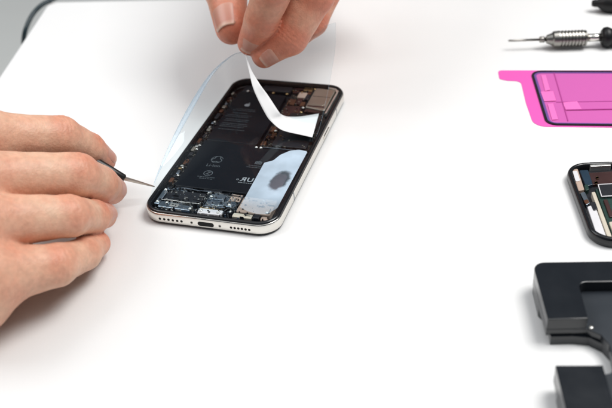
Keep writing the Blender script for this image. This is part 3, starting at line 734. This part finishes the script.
palmB = [(wb, bi['p'][0], 18, 13), (wb+np.array([6, 0, 0]), bm_['p'][0], 18, 13), (wb+np.array([10, 2, -4]), br['p'][0], 18, 12.5), (wb+np.array([14, 2, -8]), bl['p'][0], 17, 12),
         (wb+np.array([-8, -4, -6]), bt['p'][0], 18, 15), (bt['p'][0]*.35+bt['p'][1]*.65, bi['p'][0]*.8+bm_['p'][0]*.2, 10, 10), (bt['p'][0], bi['p'][0], 15, 12), (bt['p'][0], bm_['p'][0], 16, 12.5), (bt['p'][0]*.7+bt['p'][1]*.3, bm_['p'][0]*.6+bi['p'][0]*.4, 12, 11), (wb+np.array([-6, 0, 0]), wb+np.array([28, 220, 26]), 20, 29), (wb+np.array([12, 6, 0]), wb+np.array([52, 214, 22]), 20, 29)]
handB = Hand([bt, bi, bm_, br, bl], palmB, 9, .9)
make_hand('hand', handB, 'bare left hand reaching down from the top, pinching the film between thumb and index', .7, None, (), .58)  # high base reddens the skin to paint in shade and warm bounce light

# ------------------------------------------------------------------ pry tool held by the right hand
t0, t1, t2 = at(154.6, 186.6, 8.3), at(125, 178.6, 14.5), at(112, 171.5, 18)
sp = empty('pry_tool', t0); tag(sp, 'thin black handled pry tool with a steel blade touching the phone corner', 'pry tool')
d = unit(t1-t0); pts = [np.zeros(3), d*3, d*9, t1-t0+d*2.5]
b = MB(); side = unit(np.cross(d, up)); upb = np.cross(side, d)
for k, (p, w, th) in enumerate(zip(pts, (.25, .4, .7, 1.05), (.2, .3, .5, .6))):
    b.V += [tuple(p+side*w*x+upb*th*z) for x, z in ((-1, -1), (1, -1), (1, 1), (-1, 1))]
b.F = [(0, 1, 2, 3), (12, 15, 14, 13)]+[(4*k+i, 4*k+(i+1) % 4, 4*k+4+(i+1) % 4, 4*k+4+i) for k in range(3) for i in range(4)]
b.build('blade', blade_steel, sp)
d2 = unit(unit(t2-t1)+np.array([0, 0, .02]))
MB().lathe([(0, 1.3), (.6, 1.9), (10, 2.3), (26, 2.8), (46, 2.8), (48, 2.2)], t1-t0, d2, 20).build('handle', tool_black, sp, True)

# ------------------------------------------------------------------ screwdriver
sd = empty('screwdriver', (129.6, 160.2, 6.5), math.radians(-2.5)); tag(sd, 'precision screwdriver with a ribbed steel collar and black handle lying above the pink sheet', 'screwdriver')
X = (1, 0, 0); o0 = (0, 0, 0)
MB().lathe([(0, .35), (.6, .62), (2, .72), (20, .8)], o0, X, 16).build('bit', satin_steel, sd, True)
MB().lathe([(19.5, .9), (19.7, 1.9), (22.6, 2.0), (22.8, 1.3), (23.8, 1.4)], o0, X, 24).build('bit_holder', satin_steel, sd, True)
pr = [(23.6, 1.6), (24.0, 2.6), (27.4, 3.9), (28.2, 4.9), (31, 5.1)]
x = 31.0
for k in range(8): pr += [(x+.15, 5.15), (x+1.25, 5.15), (x+1.35, 4.5), (x+1.9, 4.5)]; x += 2.05
pr += [(x+.1, 5.1), (x+1.2, 4.8), (x+1.6, 2.6)]
co = MB().lathe(pr, o0, X, 40).build('collar', satin_steel, sd, False)
MB().lathe([(x+1.4, 2.5), (x+12.5, 2.5)], o0, X, 28).build('shaft', steel, sd, True)
x0 = x+10.6
MB().lathe([(x0, 2.6), (x0+.3, 4.6), (x0+1.6, 6.1), (x0+3.6, 6.5), (x0+5.4, 5.9), (x0+6.6, 5.2), (x0+8.5, 5.2), (x0+12, 6.0), (x0+18, 6.4), (x0+60, 6.4), (x0+66, 5.4), (x0+68, 3)], o0, X, 36).build('handle', rubber, sd, True)

# black tool in the corner
tk = empty('driver_handle', (195.6, 211.8, 6.2), math.radians(-9)); tag(tk, 'black tool handle with a blunt tapered nose at the top right edge of the table', 'tool')
MB().lathe([(0, .8), (.2, 1.9), (1.6, 2.5), (4.2, 2.7), (6.6, 4.6), (9.5, 5.9), (14, 6.1), (75, 6.1), (79, 5.0), (80, 2)], o0, X, 32).build('grip', rubber, tk, True)
MB().lathe([(16.5, 6.0), (16.8, 6.35), (18.6, 6.35), (18.9, 6.0)], o0, X, 32).build('grip_ring', black_gloss, tk, True)

# ------------------------------------------------------------------ pink adhesive sheet
pk = empty('adhesive_sheet', (128, 95, 0)); tag(pk, 'bright pink screen adhesive sheet with a black gasket outline and side tab', 'adhesive sheet')
o = np.array([128, 95.])
def P2(L): return [tuple(np.array(p)-o) for p in L]
def sl(x, y0): return y0-(x-132)*.125
out = rpoly(P2([(118.6, 132.4), (286, sl(286, 131.6)), (280, sl(280, 62.2)), (126.6, 63.2), (127.4, 90), (129.6, 116.8), (122, 118.4), (117.6, 121)]), [2.5, 8, 8, 8, 0, 4, 1, 2.5], 7)
MB().prism(out, .05, .28).build('liner', pink, pk)
g_out = P2([(137.6, 128.6), (279.5, 111.0), (275.0, 45.0), (133.4, 63.6)])
def ringmesh(Pa, Pb, z0, z1):
    n = len(Pa)
    return loft([[(*p, z0) for p in Pa], [(*p, z1) for p in Pa], [(*p, z1) for p in Pb], [(*p, z0) for p in Pb], [(*p, z0) for p in Pa]])
ga = rpoly(g_out, 6.5, 9); gb = inset(ga, 1.35); gc = inset(ga, 2.7)
V, F = ringmesh(ga, gb, .32, .95); mesh('black_gasket', V, F, black_matte, pk)
MB().prism(gb, .33, .40).build('inner_film', pink_film, pk)
V, F = ringmesh(inset(ga, 1.4), gc, .42, .62); mesh('foam_border', V, F, purple_film, pk)
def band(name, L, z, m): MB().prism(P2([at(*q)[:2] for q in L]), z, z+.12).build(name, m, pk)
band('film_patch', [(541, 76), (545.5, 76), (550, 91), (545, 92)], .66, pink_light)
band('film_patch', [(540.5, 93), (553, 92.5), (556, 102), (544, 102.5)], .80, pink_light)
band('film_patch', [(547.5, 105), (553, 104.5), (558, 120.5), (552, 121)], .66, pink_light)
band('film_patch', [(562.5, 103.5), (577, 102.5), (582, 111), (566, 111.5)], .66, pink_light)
band('film_seam', [(553.5, 73.5), (554.3, 73.5), (568.3, 122), (567.5, 122)], .66, seam_film)
band('film_seam', [(566, 110.7), (640, 109.2), (640, 109.9), (566, 111.4)], .82, seam_film)
band('film_seam', [(556, 102.6), (640, 101.2), (640, 101.7), (556, 103.1)], .50, seam_film)

# ------------------------------------------------------------------ second phone body
p2 = empty('phone', (131.0, -52, 0)); tag(p2, 'black opened phone shell with white plates and green boards near the right edge', 'smartphone')
o = np.array([131.0, -52.]); W2 = [(131.6, 17.6), (274, 14.0), (272.3, -50.6), (129.6, -47.2)]
def r2(d, z, r=11): return [(*p, z) for p in rpoly(inset(P2(W2), d), max(r-d, 1), 12)]
V, F = loft([r2(1.2, .2), r2(.3, .9), r2(0, 2.4), r2(.1, 4.2), r2(.5, 5.2), r2(1.0, 5.5), r2(2.0, 5.5), r2(2.4, 5.0), r2(2.6, 2.0)])
mesh('frame', V, F, black_gloss, p2, True)
MB().prism([q[:2] for q in r2(1.2, 0)], .05, 2.0).build('chassis', flex_black, p2)
def b2(name, L, z0, z1, m, h=4, b=.2, r=.5): MB().prism(rpoly(P2([at(*q, h)[:2] for q in L]), r, 3), z0, z1, b).build(name, m, p2)
b2('metal_plate', [(571.6, 170.5), (577.5, 169.6), (584.2, 190.5), (578.4, 192)], 2, 4.6, beige)
b2('plate_cover', [(572.5, 171.5), (577, 171), (580.2, 181), (575.6, 181.8)], 4.6, 4.9, white_plastic, 4.6, .1)
b2('top_bracket', [(589, 163.6), (609.5, 163), (611, 167), (590, 168)], 2, 5.0, shield_bright)
b2('dark_panel', [(580, 172), (625, 169), (629, 181), (586, 184)], 2, 3.2, maroon)
b2('blue_flex', [(579.5, 170), (588, 169.5), (593, 184), (586, 186)], 2, 3.8, flex_blue)
b2('gold_spot', [(596.3, 176.3), (598, 176), (598.5, 178), (596.8, 178.3)], 3.2, 3.8, gold)
b2('gold_spot', [(595.3, 181), (596.8, 180.8), (597.2, 183), (595.6, 183.2)], 3.2, 3.8, gold)
b2('connector', [(584.2, 185.6), (587.6, 184.4), (589, 190), (585.6, 191.4)], 2, 4.4, green_board)
b2('hinge', [(580, 194), (584.6, 192.6), (589.8, 204), (586, 206.5)], 2, 4.7, shield)
b2('hinge', [(583.5, 201), (587.5, 199.6), (589.2, 203), (585.4, 204.6)], 4.7, 5.1, copper, 4.7, .1)
b2('white_plate', [(587.2, 207.5), (594.5, 205), (606, 236.8), (597.2, 237.5)], 2, 4.5, white_plastic)
b2('dark_clip', [(590, 203), (595, 202), (597.8, 209.5), (593.6, 211)], 4.5, 5.0, flex_black, 4.6)
b2('cream_strip', [(591.2, 193.6), (594.8, 193), (611.6, 238), (607.4, 238.8)], 2, 4.9, cream)
b2('green_board', [(595.2, 189), (640, 186), (660, 234), (612.8, 238)], 2, 4.2, green_board)
b2('screen_chip', [(598, 185.2), (636, 183), (641, 194), (601.6, 196.6)], 4.2, 5.2, flex_black, 5)
for L in ([(597.6, 184.8), (598.4, 184.7), (602, 196.8), (601.2, 197)], [(598.4, 184.6), (636, 182.4), (636.2, 183), (598.6, 185.2)], [(601.4, 196.5), (641, 194), (641.3, 194.8), (601.7, 197.2)]):
    b2('chip_border', L, 5.2, 5.5, white_plastic, 5.2, 0, 0)
b2('brown_chip', [(603, 201), (607, 200.7), (613.5, 218), (609.4, 218.6)], 4.2, 5.0, maroon)
b2('white_connector', [(608.6, 224), (622, 222), (628, 236), (614, 237.6)], 4.2, 5.2, cream)
b2('lower_flex', [(598, 236), (640, 233), (643, 236), (603, 238)], 2, 2.6, flex_blue, 3)

# ------------------------------------------------------------------ black holding jig
jg = empty('repair_jig', (96, -105, 0)); tag(jg, 'black anodised metal holding jig with two raised arms at the lower right', 'jig')
o = np.array([96, -105.])
Cs = [(96.2, -105.4), (106, -105.7), (112, -106.3), (116.5, -110), (118.2, -115.5), (117.6, -122), (117.2, -127), (114.5, -130.4), (110, -131.0), (93.6, -130.2), (91.6, -166), (262, -176), (266, -78.4), (102.6, -69.8), (100.2, -70.3), (98.3, -71.9), (97.35, -74.4)]
lo_ = [(98.0, -106.4), (107, -106.7), (113, -108), (117.2, -112), (119, -117), (118.6, -122), (117.8, -128), (114.5, -131.6), (110, -132), (95.5, -131.4), (93.75, -136), (91.9, -165.6), (261, -175), (265, -80), (102.7, -70.0), (100.4, -70.6), (98.5, -72.1), (97.5, -74.6), (96.75, -89.5), (99.4, -95.5)]
MB().prism(P2(lo_), .02, 4.4).build('base_plate', anod, jg)
MB().prism(P2(Cs), 4.4, 7.4).build('body', anod, jg)
MB().prism(P2(inset(Cs, .12)), 7.4, 7.8, .15).build('pocket_floor', anod_floor, jg)
up1 = rpoly([(96.2, -105.4), (111.9, -105.8), (113.4, -83.9), (266, -91.5), (266.3, -78.5), (97.5, -69.7)], [.3, .3, 3.5, 0, 0, 5], 8)
MB().prism(P2(up1), 7.8, 13, .35).build('arm', anod, jg)
dn1 = rpoly([(93.6, -130.2), (110.9, -131.2), (109.4, -152), (262, -161), (262, -176), (91.6, -166)], [.3, .3, 3.5, 0, 0, 5], 8)
MB().prism(P2(dn1), 7.8, 13, .35).build('arm', anod, jg)
MB().lathe([(0, .9), (.5, .9), (.7, .6)], (113.6-96, -106.9+105+.9, 7.8), (0, 0, 1), 16).build('pin', shield_bright, jg, True)

# ------------------------------------------------------------------ light: key softbox at the right, added fill softbox at the left, pale studio surround
def area(name, c, u, v, power, col):
    l = bpy.data.lights.new(name, 'AREA'); l.shape = 'RECTANGLE'
    l.size = np.linalg.norm(u)*MM; l.size_y = np.linalg.norm(v)*MM; l.energy = power; l.color = col
    ob = bpy.data.objects.new(name, l); COL.objects.link(ob)
    x, y = unit(u), unit(v); z = np.cross(x, y)
    ob.matrix_world = Matrix([[x[i], y[i], z[i], c[i]*MM] for i in range(3)]+[[0, 0, 0, 1]])
    return ob
def softbox(name, az, el, dist, wid, hei, power, col, target=(0, 20, 0)):
    az, el = math.radians(az), math.radians(el)
    d = np.array([math.sin(az)*math.cos(el), math.cos(az)*math.cos(el), math.sin(el)])
    x = unit(np.cross(up, d)); y = np.cross(d, x)
    return area(name, np.array(target, float)+d*dist, x*wid, y*hei, power, col)
softbox('softbox', 82, 61, 1300, 700, 600, KEY, (1.0, .985, .965))
softbox('softbox', -78, 47, 1300, 800, 700, KEY*.46, (.98, .99, 1.0))  # added fill to lift the jig's left face and the shadow beside it
w = bpy.data.worlds.new('World'); SC.world = w; w.use_nodes = True
nt = w.node_tree; bg = nt.nodes['Background']
tc = nt.nodes.new('ShaderNodeTexCoord'); sx = nt.nodes.new('ShaderNodeVectorMath'); sx.operation = 'DOT_PRODUCT'; sx.inputs[1].default_value = (0, -.03, 1.0); nt.links.new(tc.outputs['Generated'], sx.inputs[0])   # bright ceiling over a dim room
cr = nt.nodes.new('ShaderNodeValToRGB'); nt.links.new(sx.outputs['Value'], cr.inputs['Fac'])
e = cr.color_ramp.elements; e[0].position = 0; e[0].color = (.10, .105, .11, 1); e[1].position = .95; e[1].color = (1.0, 1.02, 1.04, 1)
for p, c in ((.5, (.10, .11, .125, 1)), (.71, (.16, .18, .20, 1)), (.83, (.96, .985, 1.0, 1))):
    q = e.new(p); q.color = c
nt.links.new(cr.outputs['Color'], bg.inputs['Color']); bg.inputs['Strength'].default_value = AMB
SC.view_settings.view_transform = 'Standard'; SC.view_settings.look = 'None'; SC.view_settings.exposure = 0; SC.view_settings.gamma = 1
SC.cycles.max_bounces = 12; SC.cycles.transparent_max_bounces = 16
